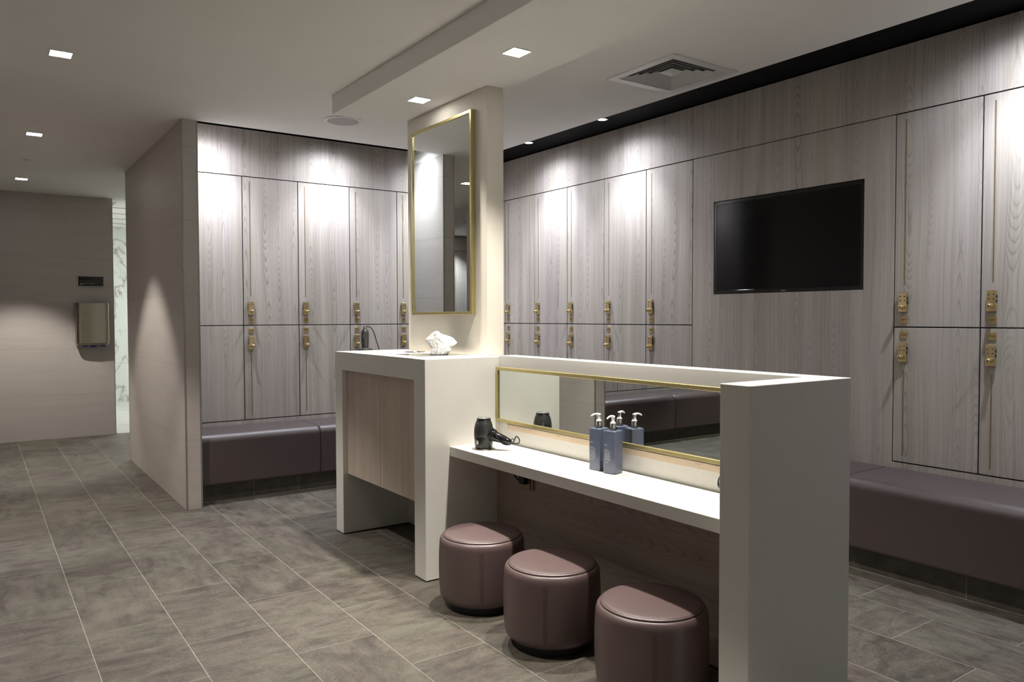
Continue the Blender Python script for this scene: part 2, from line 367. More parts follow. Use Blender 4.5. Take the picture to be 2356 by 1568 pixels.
def spot(name, parent, loc, power, color, angle, blend, radius, direction=(0, 0, -1)):
    l = bpy.data.lights.new(name, 'SPOT'); l.energy = power; l.color = color; l.spot_size = math.radians(angle); l.spot_blend = blend; l.shadow_soft_size = radius
    o = bpy.data.objects.new(name, l); COL.objects.link(o); o.parent = parent; o.location = loc
    o.rotation_mode = 'QUATERNION'; o.rotation_quaternion = Vector(direction).to_track_quat('-Z', 'Y'); return o

# ------------------------------------------------------------------ setting: floor
def build_floor():
    mb = MB(); G = 0.0013
    xs = [0.3517, 0.6743, 0.9983, 1.322, 1.650, 1.990, 2.330, 2.671, 3.0065, 3.343, 3.679]
    while xs[0] > -3.9: xs.insert(0, xs[0] - 0.3235)
    while xs[-1] < 4.6: xs.append(xs[-1] + 0.336)
    base = xs.index(0.3517)
    YE = 9.64
    mb.add([(-4.3, -2.6, -0.0003), (4.5, -2.6, -0.0003), (4.5, YE, -0.0003), (-4.3, YE, -0.0003)], [(0, 1, 2, 3)], M_GROUT)
    mb.box(-4.3, 4.5, -2.6, YE, -0.1, -0.002, M_JOINT)
    for i in range(len(xs) - 1):
        x0, x1 = xs[i] + G, xs[i + 1] - G
        k = i - base + 1     # strip number: 0 lies left of the line x = 0.3517
        even = k % 2 == 0
        if k < 7: st, per = (3.225 if even else 3.556), 0.6695
        else: st, per = (1.318 if even else 1.640), 0.6620
        y = st - per * 9
        while y < YE:
            segs = [(y + G * .85, min(y + per - G * .85, YE))]
            if y < 5.965 < y + per: segs = [(y + G * .85, 5.9635), (5.9665, min(y + per - G * .85, YE))]
            for a, b2 in segs:
                if b2 > -2.6 and b2 > a:
                    a = max(a, -2.6)
                    mb.add([(x0, a, 0), (x1, a, 0), (x1, b2, 0), (x0, b2, 0)], [(0, 1, 2, 3)], M_FLOOR)
            y += per
    mb.box(-4.3, XP1, 5.9632, 5.9668, -0.0014, -0.0001, M_JOINT)
    mb.build('floor', kind='structure')
    fb = MB(); fb.box(0.3, 3.6, YE, 13.4, -0.1, 0.0, M_LTILE)
    for yy in (10.4, 11.2, 12.0, 12.8): fb.box(0.3, 3.6, yy, yy + .003, 0.0, 0.0006, M_GROUT)
    for xx in (1.05, 1.75, 2.45): fb.box(xx, xx + .003, YE, 13.4, 0.0, 0.0006, M_GROUT)
    fb.build('floor_corridor', kind='structure')
build_floor()

# ------------------------------------------------------------------ setting: ceiling, bulkhead, slot
mb = MB()
VX0, VX1, VY0, VY1 = 3.162 - .1995, 3.162 + .1995, 2.992 - .1995, 2.992 + .1995      # hole of the air vent
for a, b2, c, d in ((-4.3, VX0, -2.6, SY), (VX1, SX, -2.6, SY), (VX0, VX1, -2.6, VY0), (VX0, VX1, VY1, SY)): mb.box(a, b2, c, d, ZC, ZC + .11, M_CEIL)
mb.box(-4.3, XP2, SY, 9.85, ZC, ZC + .11, M_CEIL); mb.box(-4.3, -0.9, 9.85, 11.3, ZC, ZC + .11, M_CEIL)
mb.box(XP2, 2.6, 6.35, 9.85, ZC, ZC + .11, M_CEIL)
mb.build('ceiling', kind='structure')
mb = MB(); mb.box(1.785, 2.346, -2.5, 4.43, ZK, ZC - .0005, M_CEIL, bev=.002); mb.build('ceiling_bulkhead', kind='structure')
mb = MB()
mb.box(SX + .0015, 4.5, -2.6, 6.35, ZP + .012, ZP + .03, M_SLOT); mb.box(XP2, SX + .0015, SY + .0015, 6.35, ZP + .012, ZP + .03, M_SLOT)
mb.box(SX + .0005, SX + .004, -2.6, SY, ZC + .0015, ZP + .012, M_SLOT); mb.box(XP2, SX + .004, SY + .0005, SY + .004, ZC + .0015, ZP + .012, M_SLOT)
mb.build('trim_1', kind='structure')

# ------------------------------------------------------------------ setting: walls
def clad(mb, axis, a0, a1, z0, z1, t=.018):
    if axis == 'R': mb.box(XR, XR + t, a0, a1, z0, z1, M_WOOD)
    else: mb.box(a0, a1, YB, YB + t, z0, z1, M_WOOD)
mb = MB(); g = .0035
mb.box(4.40, 4.5, -2.6, 6.45, 0, ZP + .03, M_BLACK)
clad(mb, 'R', -2.5, YB - .001, ZT + g, ZP)                              # frieze
clad(mb, 'R', -2.5, YB - .001, .02, ZB - g)                              # strip under the doors
TY0, TY1, TZ0, TZ1 = 2.406, 3.470, 1.4465, 2.063                     # cut-out of the television
clad(mb, 'R', 2.2325, TY0, ZB - g, ZT - .002); clad(mb, 'R', TY1, 3.6505, ZB - g, ZT - .002)
clad(mb, 'R', TY0, TY1, ZB - g, TZ0); clad(mb, 'R', TY0, TY1, TZ1, ZT - .002)
mb.box(XR + .10, XR + .11, 2.24, 3.64, .02, 2.36, M_BLACK)
clad(mb, 'R', 5.943, YB - .001, ZB + g, ZM - g); clad(mb, 'R', 5.943, YB - .001, ZM + g, ZT - g)
clad(mb, 'R', -2.5, 0.918, ZB + g, ZT - g)
mb.build('wall_right', kind='structure')
mb = MB()
mb.box(XP2 + .001, 4.40, 6.36, 6.45, 0, ZP + .03, M_BLACK)
clad(mb, 'B', XP2 + .001, XR - .001, ZT + g, ZP); clad(mb, 'B', XP2 + .001, XR - .001, .02, ZB - g); clad(mb, 'B', 3.874, XR - .001, ZB + g, ZT - g)
mb.build('wall_back', kind='structure')

def tiled_wall(name, x0, x1, y0, y1, mat, trims=()):
    mb = MB(); mb.box(x0, x1, y0, y1, 0.0, ZC - .0005, mat)
    for (tx0, tx1, ty0, ty1) in trims: mb.box(tx0, tx1, ty0, ty1, 0.0, ZC - .001, M_ALU, bev=.0008, seg=1)
    return mb.build(name, kind='structure')
tw = .010
tiled_wall('wall_partition', XP1, XP2, YP1, YP2, M_TILE_P,
    ((XP1 - .001, XP1 + tw, YP1 - .001, YP1 + tw), (XP2 - tw, XP2 + .001, YP1 - .001, YP1 + tw), (XP1 - .001, XP1 + .006, YP2 - .006, YP2 + .001)))
tiled_wall('wall_partition_left', -0.50, -0.372, YP1, YP2, M_TILE_P,
    ((-.501, -.49, YP1 - .001, YP1 + tw), (-.382, -.371, YP1 - .001, YP1 + tw)))
tiled_wall('wall_left', -0.9, XL, YL, YL + .12, M_TILE_L, ((XL - .007, XL + .001, YL - .001, YL + .008),))
# enclosing shell, out of the frame or only seen in the mirrors
def shell(name, x0, x1, y0, y1, mat=M_WPAINT, z1=ZC - .0005, z0=0.0):
    mb = MB(); mb.box(x0, x1, y0, y1, z0, z1, mat); return mb.build(name, kind='structure')
shell('wall_front', -4.3, 4.4, -2.7, -2.6, M_GPAINT, z1=2.9)
shell('wall_side', -4.4, -4.3, -2.6, 11.4, M_WPAINT, z1=2.9)
shell('wall_corridor_end', 2.6, 2.7, 6.46, YL, M_WPAINT)
shell('wall_rear_alcove', XP2 + .001, 2.6, YP2 - .1, YP2 - .01, M_WPAINT)
shell('wall_far', -4.3, -0.9, 11.24, 11.3, M_BLACK)
shell('wall_corridor_side', 0.75, 0.85, YL + .12, 13.28, M_WPAINT, z1=2.70)
shell('wall_corridor_right', 3.2, 3.3, YL, 13.28, M_WPAINT, z1=2.70)
shell('wall_corridor_return', 2.6, 3.2, YL, YL + .1, M_WPAINT, z1=2.70)
mb = MB(); mb.box(0.85, 3.2, 13.28, 13.34, 0, 2.6995, M_MARBLE)
for zz in (0.60, 1.10, 1.70, 2.3): mb.box(0.85, 3.2, 13.2795, 13.28, zz, zz + .003, M_ALU)
mb.build('wall_marble', kind='structure')
mb = MB(); mb.box(0.75, 3.3, 9.851, 13.36, 2.70, 2.75, M_CEIL)
for yy in (10.35, 10.95, 11.55, 12.15, 12.75): mb.box(0.85, 3.2, yy, yy + .012, 2.694, 2.7005, M_ALU)
for xx in (1.42, 2.02, 2.62): mb.box(xx, xx + .024, 9.851, 13.28, 2.692, 2.7005, M_ALU)
mb.build('ceiling_corridor', kind='structure')
shell('wall_alcove_back', -4.3, -0.50, 6.36, 6.44, M_BLACK)

# ------------------------------------------------------------------ lamps
def downlight(label, x, y, z, power, color, group, ang=None, blend=None, aim=(0, 0, -1)):
    ang = ang or (88 if z < ZC - .05 else 78); blend = blend or (.75 if z < ZC - .05 else .35)
    t = thing('downlight', label, 'ceiling light', (x, y, z), 0, group)
    mb = MB(); h, k = .051, .047
    for a, b2, c, d in ((-h, h, -h, -k), (-h, h, k, h), (-h, -k, -k, k), (k, h, -k, k)): mb.box(a, b2, c, d, -.0035, 0, M_WHITEM)
    mb.build('frame', t)
    mb = MB(); mb.box(-k, k, -k, k, -.0025, -.0005, M_LAMP); mb.build('diffuser', t)
    spot('lamp_light', t, (0, 0, -.012), power, color, ang, blend, .034, aim)
    return t
GB = 'square downlights in the lowered ceiling strip'
downlight('square downlight in the lowered ceiling strip, nearer the column with the tall mirror', 2.065, 3.852, ZK, P_BEAM, WARM, GB)
downlight('larger-looking square downlight in the lowered ceiling strip, between the column and the air vent', 2.065, 2.912, ZK, P_BEAM, WARM, GB)
downlight('square downlight in the ceiling strip above the vanity bottles, out of frame', 2.065, 1.972, ZK, P_BEAM, WARM, GB)
GR = 'square downlights over the open floor'
downlight('nearest and largest of the square ceiling downlights over the open grey floor', 0.385, 4.49, ZC, P_ROW, NEUT, GR)
downlight('middle one of the three square ceiling downlights over the open grey floor', 0.385, 6.54, ZC, P_ROW, NEUT, GR)
downlight('farthest square ceiling downlight, just in front of the wall with the overshoes sign', 0.400, 8.70, ZC, P_ROW * 1.15, NEUT, GR)
downlight('square ceiling downlight above the place of the photographer, out of frame', 0.385, 2.44, ZC, P_ROW, NEUT, GR)
downlight('square ceiling downlight behind the photographer, out of frame', 0.385, 0.4, ZC, P_ROW * .9, NEUT, GR)
downlight('added square fill downlight in the left part of the room beyond the frame', -2.3, 4.2, ZC, P_ROW, NEUT, GR)  # this lamp and the next are added, unseen, for indirect fill
downlight('added square fill downlight in the far left part of the room beyond the frame', -2.3, 8.3, ZC, P_ROW, NEUT, GR)
for i, x in enumerate((-3.0, -1.2, 0.6, 2.4)):  # out-of-frame lamps added to raise the overall bounce light of the room
    downlight('added unseen fill downlight aimed at the wall behind the photographer, ' + ('first', 'second', 'third', 'fourth')[i] + ' from the left', x, -1.9, ZC, P_FILL, NEUT, 'added fill downlights behind the photographer', ang=96, blend=.6, aim=(0, -.75, -1))
GS = 'round spots in the black ceiling slot'
def slot_spot(label, x, y, power, d=(.06, 0, -1), ang=152, z=ZP + .005):
    t = thing('slot_spotlight', label, 'ceiling light', (x, y, z), 0, GS)
    mb = MB(); mb.lathe([(.044, 0.006), (.044, -.012), (.034, -.016), (.034, -.006)], M_BLACK, seg=24, cap=False); mb.build('housing', t)
    mb = MB(); mb.lathe([(.0, -.012), (.033, -.012)], M_LAMPC, seg=24, cap=False); mb.build('lens', t)
    spot('lamp_skirt', t, (0, 0, -.022), power, COOL, ang, 1.0, .022, d)
    spot('lamp_beam', t, (0, 0, -.023), power * 2.2, COOL, 84, 1.0, .022, (d[0] * 2.5, d[1] * 2.5, -1))
slot_spot('small round spot at the edge of the black slot, right beside the column', 3.765, 5.14, P_SLOT)
slot_spot('small round spot at the edge of the black slot, left of the air vent', 3.765, 4.235, P_SLOT)
slot_spot('small round spot in the black slot above the lockers near the frame edge', 3.765, 1.53, P_SLOT * 1.05)
for i, y in enumerate((0.63,)):
    slot_spot('small round spot in the black slot out of frame, ' + ('first', 'second', 'third')[i] + ' past the frame edge', 3.765, y, P_SLOT)
for i, x in enumerate((1.43, 2.38, 3.33)):
    slot_spot('small round spot in the black slot above the back lockers, ' + ('beside the tiled partition', 'middle of the row', 'behind the column')[i], x, 5.735, P_SLOT, d=(0, .06, -1))
# left alcove (seen in the mirrors)
for i, x in enumerate((-1.1, -2.05)):
    downlight('square downlight above the mirrored bench, ' + ('next to the tiled partition', 'farther along')[i], x, 5.72, ZC, 90, COOL, 'downlights over the mirrored bench', ang=120, blend=.6)
downlight('square downlight above the far lockers seen in the tall mirror', -1.75, 10.5, ZC, 95, COOL, 'downlights over the far mirrored lockers', ang=120, blend=.6)
def panel_light(label, x, y, z, sx, sy, power, color):
    t = thing('panel_light', label, 'ceiling light', (x, y, z))
    mb = MB(); mb.box(-sx / 2, sx / 2, -sy / 2, sy / 2, -.012, 0, M_WHITEM); mb.build('frame', t)
    mb = MB(); mb.box(-sx / 2 + .015, sx / 2 - .015, -sy / 2 + .015, sy / 2 - .015, -.014, -.012, M_LAMP); mb.build('diffuser', t)
    l = bpy.data.lights.new('lamp_light', 'AREA'); l.shape = 'RECTANGLE'; l.size = sx - .03; l.size_y = sy - .03; l.energy = power; l.color = color
    o = bpy.data.objects.new('lamp_light', l); COL.objects.link(o); o.parent = t; o.location = (0, 0, -.02)
panel_light('square ceiling panel light in the marble corridor', 2.75, 11.4, 2.692, .5, .5, P_CORR, (.9, 1.0, .97))

# ------------------------------------------------------------------ lockers
def mesh_locker_parts(wd, lower, root):
    """local frame: x to the right when facing the door, y into the wall, z world height"""
    z0, z1 = (ZB + g, ZM - g) if lower else (ZM + g, ZT - g)
    mb = MB(); mb.box(g, wd - g, 0, .0055, z0, z1, M_WOOD, bev=.0006, seg=1); mb.build('door', root)
    mb = MB(); mb.box(.0005, wd - .0005, .006, .31, (ZB + .0005 if lower else ZM + .0005), (ZM - .0005 if lower else ZT - .0005), M_BLACK); mb.build('carcass', root)
    cx = .0555; s0, s1 = (.548, 1.014) if lower else (1.462, 2.342)
    mb = MB(); r = .0036; vs = []; n = 8
    for y in (-.0006, .003):
        for i in range(n + 1): a = PI * i / n; vs.append((cx + r * math.cos(a), y, s1 - r + r * math.sin(a)))
        for i in range(n + 1): a = PI + PI * i / n; vs.append((cx + r * math.cos(a), y, s0 + r + r * math.sin(a)))
    k = 2 * n + 2; fs = [tuple(range(k))] + [(i, (i + 1) % k, k + (i + 1) % k, k + i) for i in range(k)]
    mb.add(vs, fs, M_BRASSD); mb.build('handle_inlay', root)
def lock_mesh(root, lower):
    zc = 1.1055 if lower else 1.372
    cx = .0545; mb = MB()
    mb.box(cx - .0215, cx + .0215, -.017, 0, zc - .052, zc + .052, M_BRASS, bev=.0025, seg=2)
    for sx in (-1, 1):
        for dz in (.019, -.003):
            mb.box(cx + sx * .0205, cx + sx * .0235, -.013, -.003, zc + dz - .006, zc + dz + .010, M_BLACK, bev=.001, seg=1)
    for sx in (-.011, .011):
        for dz in (.031, .009):
            Rm = Matrix.Rotation(PI / 2, 3, 'X')
            mb.lathe([(.0044, -.0002), (.0042, .0008), (.0016, .0012)], M_BLACK, seg=12, org=(cx + sx, -.017, zc + dz), R=Rm)
            mb.lathe([(.0023, .0006), (.0018, .0026), (.0, .0030)], M_CHROME, seg=10, org=(cx + sx - .0004, -.0172, zc + dz - .0014), R=Rm)
    lk = mb.build('lock', root)
    mb = MB(); Rm = Matrix.Rotation(PI / 2, 3, 'X')
    mb.box(cx - .010, cx + .020, -.020, -.0165, zc - .034, zc - .014, M_BRASS, bev=.0015, seg=1)
    mb.lathe([(.0125, 0), (.0125, .006), (.0105, .010), (.0105, .026), (.0090, .029), (.0, .029)], M_BRASS, seg=20, org=(cx, -.017, zc - .025), R=Rm)
    mb.box(cx - .0014, cx + .0014, -.0468, -.0458, zc - .031, zc - .019, M_BLACK)
    mb.lathe([(.0028, 0), (.0028, .0005)], M_BLACK, seg=10, org=(cx, -.0462, zc - .023), R=Rm)
    kb = mb.build('knob', root); kb.parent = lk
def plate(root, lower, num):
    zc = 1.1995 if lower else 1.279; cx = .0575
    mb = MB(); mb.box(cx - .0185, cx + .0185, -.0035, 0, zc - .0195, zc + .0195, M_PLATE, bev=.0007, seg=1)
    p = mb.build('number_plate', root)
    text_mesh(num, .0165, 'digits', M_DIGIT, p, (cx, -.0037, zc), space=1.08)
PROTO = {}
def locker(x, y, rz, wd, lower, num, label, group):
    key = (round(wd, 3), lower)
    root = thing('locker', label, 'locker', (x, y, 0), rz, group)
    if key not in PROTO:
        mesh_locker_parts(wd, lower, root); lock_mesh(root, lower); PROTO[key] = root
    else:
        for ch in PROTO[key].children:
            if ch.name.split('.')[0] == 'number_plate': continue
            dup(ch, root)
    plate(root, lower, num)
    return root
def where_r(n):
    return {'013': 'past the right frame edge', '015': 'second to the right of the television panel', '017': 'directly right of the television panel', '019': 'directly left of the television panel',
            '021': 'second to the left of the television panel', '023': 'third to the left of the television panel', '025': 'fourth to the left of the television panel', '027': 'fifth to the left of the television panel, beside the column'}[n]
R_COLS = [(5.939, 5.481, '027'), (5.481, 5.023, '025'), (5.023, 4.564, '023'), (4.564, 4.102, '021'), (4.102, 3.653, '019'), (2.230, 1.794, '017'), (1.794, 1.358, '015'), (1.358, 0.920, '013')]
for a, b2, n in R_COLS:
    for lower in (False, True):
        num = n if not lower else '%03d' % (int(n) + 1)
        locker(XR, a, -PI / 2, a - b2, lower, num, '%s wood locker %s, plate %s' % ('lower' if lower else 'upper', where_r(n), num), 'lockers on the right wall')
B_COLS = [(1.260, 1.698, '039'), (1.698, 2.132, '037'), (2.132, 2.568, '035'), (2.568, 3.002, '033'), (3.002, 3.437, '031'), (3.437, 3.871, '029')]
wb = {'039': 'half hidden by the tiled partition', '037': 'second from the tiled partition', '035': 'third from the tiled partition', '033': 'behind the black hair tool', '031': 'partly hidden by the column', '029': 'hidden behind the column'}
for a, b2, n in B_COLS:
    for lower in (False, True):
        num = n if not lower else '%03d' % (int(n) + 1)
        locker(a + (.001 if n == '039' else 0), YB, 0, b2 - a - (.001 if n == '039' else 0), lower, num, '%s wood locker on the back wall, %s, plate %s' % ('lower' if lower else 'upper', wb[n], num), 'lockers on the back wall')
# lockers seen only in the mirrors
i = 0
for x in (-1.144, -1.5725, -2.001, -2.4295, -2.858):
    for lower in (True, False):
        i += 1
        locker(x, YB, 0, .4285, lower, '%03d' % (41 + i), '%s wood locker above the bench in the low mirror, number %s from its partition' % ('lower' if lower else 'upper', ('one', 'two', 'three', 'four', 'five')[(i - 1) // 2]), 'lockers seen in the low mirror')
mb = MB(); mb.box(-3.9, -.501, YB, YB + .018, ZT + g, ZC - .001, M_WOOD); mb.box(-3.9, -.501, YB, YB + .018, .02, ZB - g, M_WOOD); mb.box(-3.9, -2.862, YB, YB + .018, ZB + g, ZT - g, M_WOOD); mb.box(-.7135, -.501, YB, YB + .018, ZB + g, ZM - g, M_WOOD); mb.box(-.7135, -.501, YB, YB + .018, ZM + g, ZT - g, M_WOOD); mb.box(-.7135, -.501, YB + .019, YB + .2, ZB - .02, ZT, M_BLACK)
mb.build('wall_alcove', kind='structure')
for i, x in enumerate((-2.50, -2.055, -1.61)):
    locker(x, 10.86, 0, .445, False, '%03d' % (61 + 2 * i), 'upper pale wood locker at the far end of the tall mirror image, %s' % ('left', 'middle', 'right')[i], 'far lockers seen in the tall mirror')
mb = MB(); mb.box(-4.3, -.9, 10.86, 10.878, ZT + g, ZC - .001, M_WOOD); mb.box(-4.3, -2.504, 10.86, 10.878, .02, ZT - g, M_WOOD); mb.box(-1.16, -.9, 10.86, 10.878, .02, ZT - g, M_WOOD); mb.box(-2.5, -1.16, 10.86, 10.878, .02, ZM - g, M_WOOD)
mb.build('wall_far_cladding', kind='structure')

# ------------------------------------------------------------------ television
t = thing('television', 'black flat screen television recessed in the wood panel of the right wall', 'television', (XR + .004, (TY0 + TY1) / 2, (TZ0 + TZ1) / 2), -PI / 2)
hw, hh = (TY1 - TY0) / 2 - .001, (TZ1 - TZ0) / 2 - .001
def rrect(hw, hh, r, y, n=6):
    o = []
    for cx, cz, a0 in ((hw - r, hh - r, 0), (-hw + r, hh - r, PI / 2), (-hw + r, -hh + r, PI), (hw - r, -hh + r, 1.5 * PI)):
        for i in range(n + 1): a = a0 + PI / 2 * i / n; o.append((cx + r * math.cos(a), y, cz + r * math.sin(a)))
    return o
def ring(mb, A, B, m, smooth=False):
    n = len(A); mb.add(A + B, [(i, (i + 1) % n, n + (i + 1) % n, n + i) for i in range(n)], m, smooth)
mb = MB()
rr = .014
A = rrect(hw, hh, rr, .004); B = rrect(hw - .004, hh - .004, rr, 0); Cc = rrect(hw - .020, hh - .022, .004, 0); D = rrect(hw - .022, hh - .024, .004, .0025)
Z = rrect(hw, hh, rr, .06)
ring(mb, A, Z, M_TVB); ring(mb, B, A, M_TVB, True); ring(mb, Cc, B, M_TVB); ring(mb, D, Cc, M_TVB); mb.add(Z, [tuple(range(len(Z)))], M_TVB)
mb.build('bezel', t)
mb = MB(); D2 = rrect(hw - .022, hh - .024, .004, .0024); mb.add(D2, [tuple(reversed(range(len(D2))))], M_TVS); mb.add(rrect(hw - .022, hh - .024, .004, .03), [tuple(range(len(D2)))], M_TVS); mb.build('screen', t)
mb = MB(); mb.box(.012 - .016, .012 + .016, -.0006, 0, -hh + .007, -hh + .0115, M_ALU); mb.box(-.0075, -.004, -.0006, 0, -hh + .007, -hh + .0115, M_RED); mb.build('maker_mark', t)

# ------------------------------------------------------------------ benches
def bench(label, L, x, y, rz, depth=.445, joints=()):
    """local: x along the wall, y into the wall (front at 0), open to -y"""
    t = thing('upholstered_bench', label, 'bench', (x, y, 0), rz, 'mauve benches along the lockers')
    zb0, zt0 = .128, ZS; R1 = .055; R2 = .02
    prof = []
    for i in range(9): a = PI + (PI / 2) * i / 8; prof.append((R2 + R2 * math.cos(a), zb0 + R2 + R2 * math.sin(a)))      # bottom front
    prof = prof[::-1][0:0] + [(R2 + R2 * math.cos(PI * 1.5 - PI / 2 * i / 6), zb0 + R2 + R2 * math.sin(PI * 1.5 - PI / 2 * i / 6)) for i in range(7)]
    prof += [(-.004 * math.sin(PI * s), zb0 + R2 + (zt0 - R1 - zb0 - R2) * s) for s in (.2, .4, .6, .8)]
    prof += [(R1 - R1 * math.cos(PI / 2 * i / 10), zt0 - R1 + R1 * math.sin(PI / 2 * i / 10)) for i in range(11)]
    prof += [(depth - .012, zt0), (depth - .003, zt0 - .003), (depth, zt0 - .012), (depth, zb0)]
    n = len(prof); E_ = .014
    st = []
    for s in (0, .25, .5, .75, 1): a = PI / 2 * s; st.append((E_ * (1 - math.sin(a)), E_ * (1 - math.cos(a)) * 0 + E_ * (1 - math.sin(a)) * 0 + E_ * math.cos(a)))
    stations = [(E_ * (1 - math.cos(PI / 2 * s)), E_ * (1 - math.sin(PI / 2 * s))) for s in (0, .25, .5, .75, 1)]
    sts = [(.0008 + a, b_) for a, b_ in stations] + [(L * k / 6, 0) for k in range(1, 6)] + [(L - .0008 - a, b_) for a, b_ in reversed(stations)]
    cy, cz = depth / 2, (zb0 + zt0) / 2; vs = []
    for xx, ins in sts:
        for (py, pz) in prof:
            fy = (depth / 2 - ins) / (depth / 2); fz = ((zt0 - zb0) / 2 - ins) / ((zt0 - zb0) / 2)
            vs.append((xx, cy + (py - cy) * fy, cz + (pz - cz) * fz))
    fs = []
    for i in range(len(sts) - 1):
        for j in range(n): k = (j + 1) % n; fs.append((i * n + j, i * n + k, (i + 1) * n + k, (i + 1) * n + j))
    fs += [tuple(range(n)), tuple(reversed(range((len(sts) - 1) * n, len(sts) * n)))]
    mb = MB(); mb.add(vs, fs, M_LEATHER_B, True); mb.build('cushion', t)
    mb = MB(); mb.box(.0, L, .076, depth, 0.0, zb0 - .006, M_PLINTH)
    for jx in joints: mb.box(jx - .0012, jx + .0012, .0755, .076, 0.004, zb0 - .006, M_GROUT)
    mb.box(.0, L, .0745, .076, 0.0, .003, M_GROUT)
    mb.build('plinth', t)
    return t
bench('mauve leather bench section against the back lockers, next to the tiled partition', .866, XP2 + .002, YB - .449, 0, joints=(.388, .72))
bench('mauve leather bench section against the back lockers, running behind the counter cabinet', 1.505, 2.128, YB - .449, 0, joints=(.2, .53, .86, 1.19))
bench('long mauve leather bench section on the right wall, near section at the frame edge', 2.90, XR - .449, 2.2505, -PI / 2, joints=(.58, 1.24, 1.9))
bench('mauve leather bench section on the right wall, far section mostly hidden by the vanity', 3.31, XR - .449, 5.562, -PI / 2, joints=(.6, 1.2, 1.9, 2.5, 3.1))
bench('mauve leather bench section seen in the low mirror beside the left partition', 1.036, -1.54, YB - .449, 0, joints=(.2, .8))
bench('mauve leather bench section seen in the low mirror, farther along', 1.5, -3.042, YB - .449, 0, joints=(.4, 1.0))

# ------------------------------------------------------------------ column
mb = MB(); mb.box(2.2275, 2.334, 3.415, 4.313, 1.0945, ZK - .0005, M_COLUMN, bev=.002); mb.build('wall_column', kind='structure')

# ------------------------------------------------------------------ tall counter cabinet
t = thing('counter_cabinet', 'tall cream counter cabinet with wood doors and open space below, under the column', 'cabinet', (1.793, 3.3065, 0))
ZTT = 1.0943
mb = MB(); mb.box(0, .533, 0, .116, .006, ZTT, M_SOLID, bev=.0015, seg=1)
mb.box(0, .533, 1.026, 1.1327, .006, ZTT, M_SOLID, bev=.0015, seg=1)
mb.box(.0005, .5325, .1155, 1.0265, .9876, ZTT - .0001, M_SOLID)
mb.box(.434, .532, .1155, 1.0265, .006, .9876, M_SOLID)
mb.box(.004, .525, .004, .112, 0, .006, M_BLACK); mb.box(.004, .525, 1.03, 1.128, 0, .006, M_BLACK)
mb.build('frame', t)
for y0, y1 in ((.118, .5677), (.5713, 1.0245)):
    mb = MB(); mb.box(.029, .047, y0, y1, .3645, .986, M_WOODC, bev=.0006, seg=1); mb.build('door', t)
mb = MB(); mb.box(.0475, .434, .117, 1.0255, .37, .9875, M_BLACK); mb.build('cupboard_box', t)

# ------------------------------------------------------------------ vanity
t = thing('vanity_unit', 'long cream vanity with low shelf, raised back and end panel', 'vanity', (1.8174, 1.4117, 0))
Y0 = 1.8943     # local y of the tall cabinet face
mb = MB(); mb.box(0, .5086, 0, .1092, .006, 1.1005, M_SOLID, bev=.0018, seg=1); mb.box(.004, .504, .004, .105, 0, .006, M_BLACK); mb.build('end_panel', t)
mb = MB(); mb.box(.410, .5086, .1087, Y0, .006, 1.1004, M_SOLID); mb.build('back_panel', t)
mb = MB(); mb.box(.1151, .4098, .1095, Y0, .6084, .656, M_SOLID, bev=.0015, seg=1); mb.build('shelf', t)
mb = MB(); mb.box(.395, .4098, .1095, Y0, .012, .608, M_WOODH); mb.build('modesty_panel', t)
mb = MB(); mb.box(.4065, .4098, .1095, 1.817, .727, .753, M_BARE)
for ly in (1.806, 1.62, 1.615, 1.40, 1.39, .56, .545, .32, .31):
    mb.lathe([(.0022, 0), (.0, .0002)], M_SCREW, seg=8, org=(.4064, ly, .745), R=Matrix.Rotation(-PI / 2, 3, 'Y'))
mb.lathe([(.0018, 0), (.0, .0002)], M_SCREW, seg=8, org=(.4064, 1.806, .734), R=Matrix.Rotation(-PI / 2, 3, 'Y'))
mb.build('fixing_strip', t)

# ------------------------------------------------------------------ mirrors
def framed_mirror(name, label, xw, y0, y1, z0, z1, dep, fwid, glass_in):
    """hangs on a wall facing -X at x = xw"""
    t = thing(name, label, 'mirror', (xw, (y0 + y1) / 2, z0))
    L, H = (y1 - y0) / 2, z1 - z0
    mb = MB()
    mb.box(-dep, -.0008, -L, L, 0, fwid, M_GOLD, bev=.0008, seg=1); mb.box(-dep, -.0008, -L, L, H - fwid, H, M_GOLD, bev=.0008, seg=1)
    mb.box(-dep, -.0008, -L, -L + fwid, fwid - .0005, H - fwid + .0005, M_GOLD, bev=.0004, seg=1); mb.box(-dep, -.0008, L - fwid, L, fwid - .0005, H - fwid + .0005, M_GOLD, bev=.0004, seg=1)
    mb.build('frame', t)
    mb = MB(); gx = -dep + glass_in; a = fwid - .001; mb.box(gx, gx + .005, -L + a, L - a, a, H - a, M_MIRROR)
    mb.build('glass', t)
    return t
framed_mirror('wall_mirror', 'tall gold-framed mirror hanging on the column above the counter', 2.2275, 3.531, 4.222, 1.314, 2.412, .025, .016, .007)
framed_mirror('vanity_mirror', 'long low gold-framed mirror on the vanity back above the shelf', 2.2272, 1.54, 3.300, .762, 1.043, .024, .016, .007)

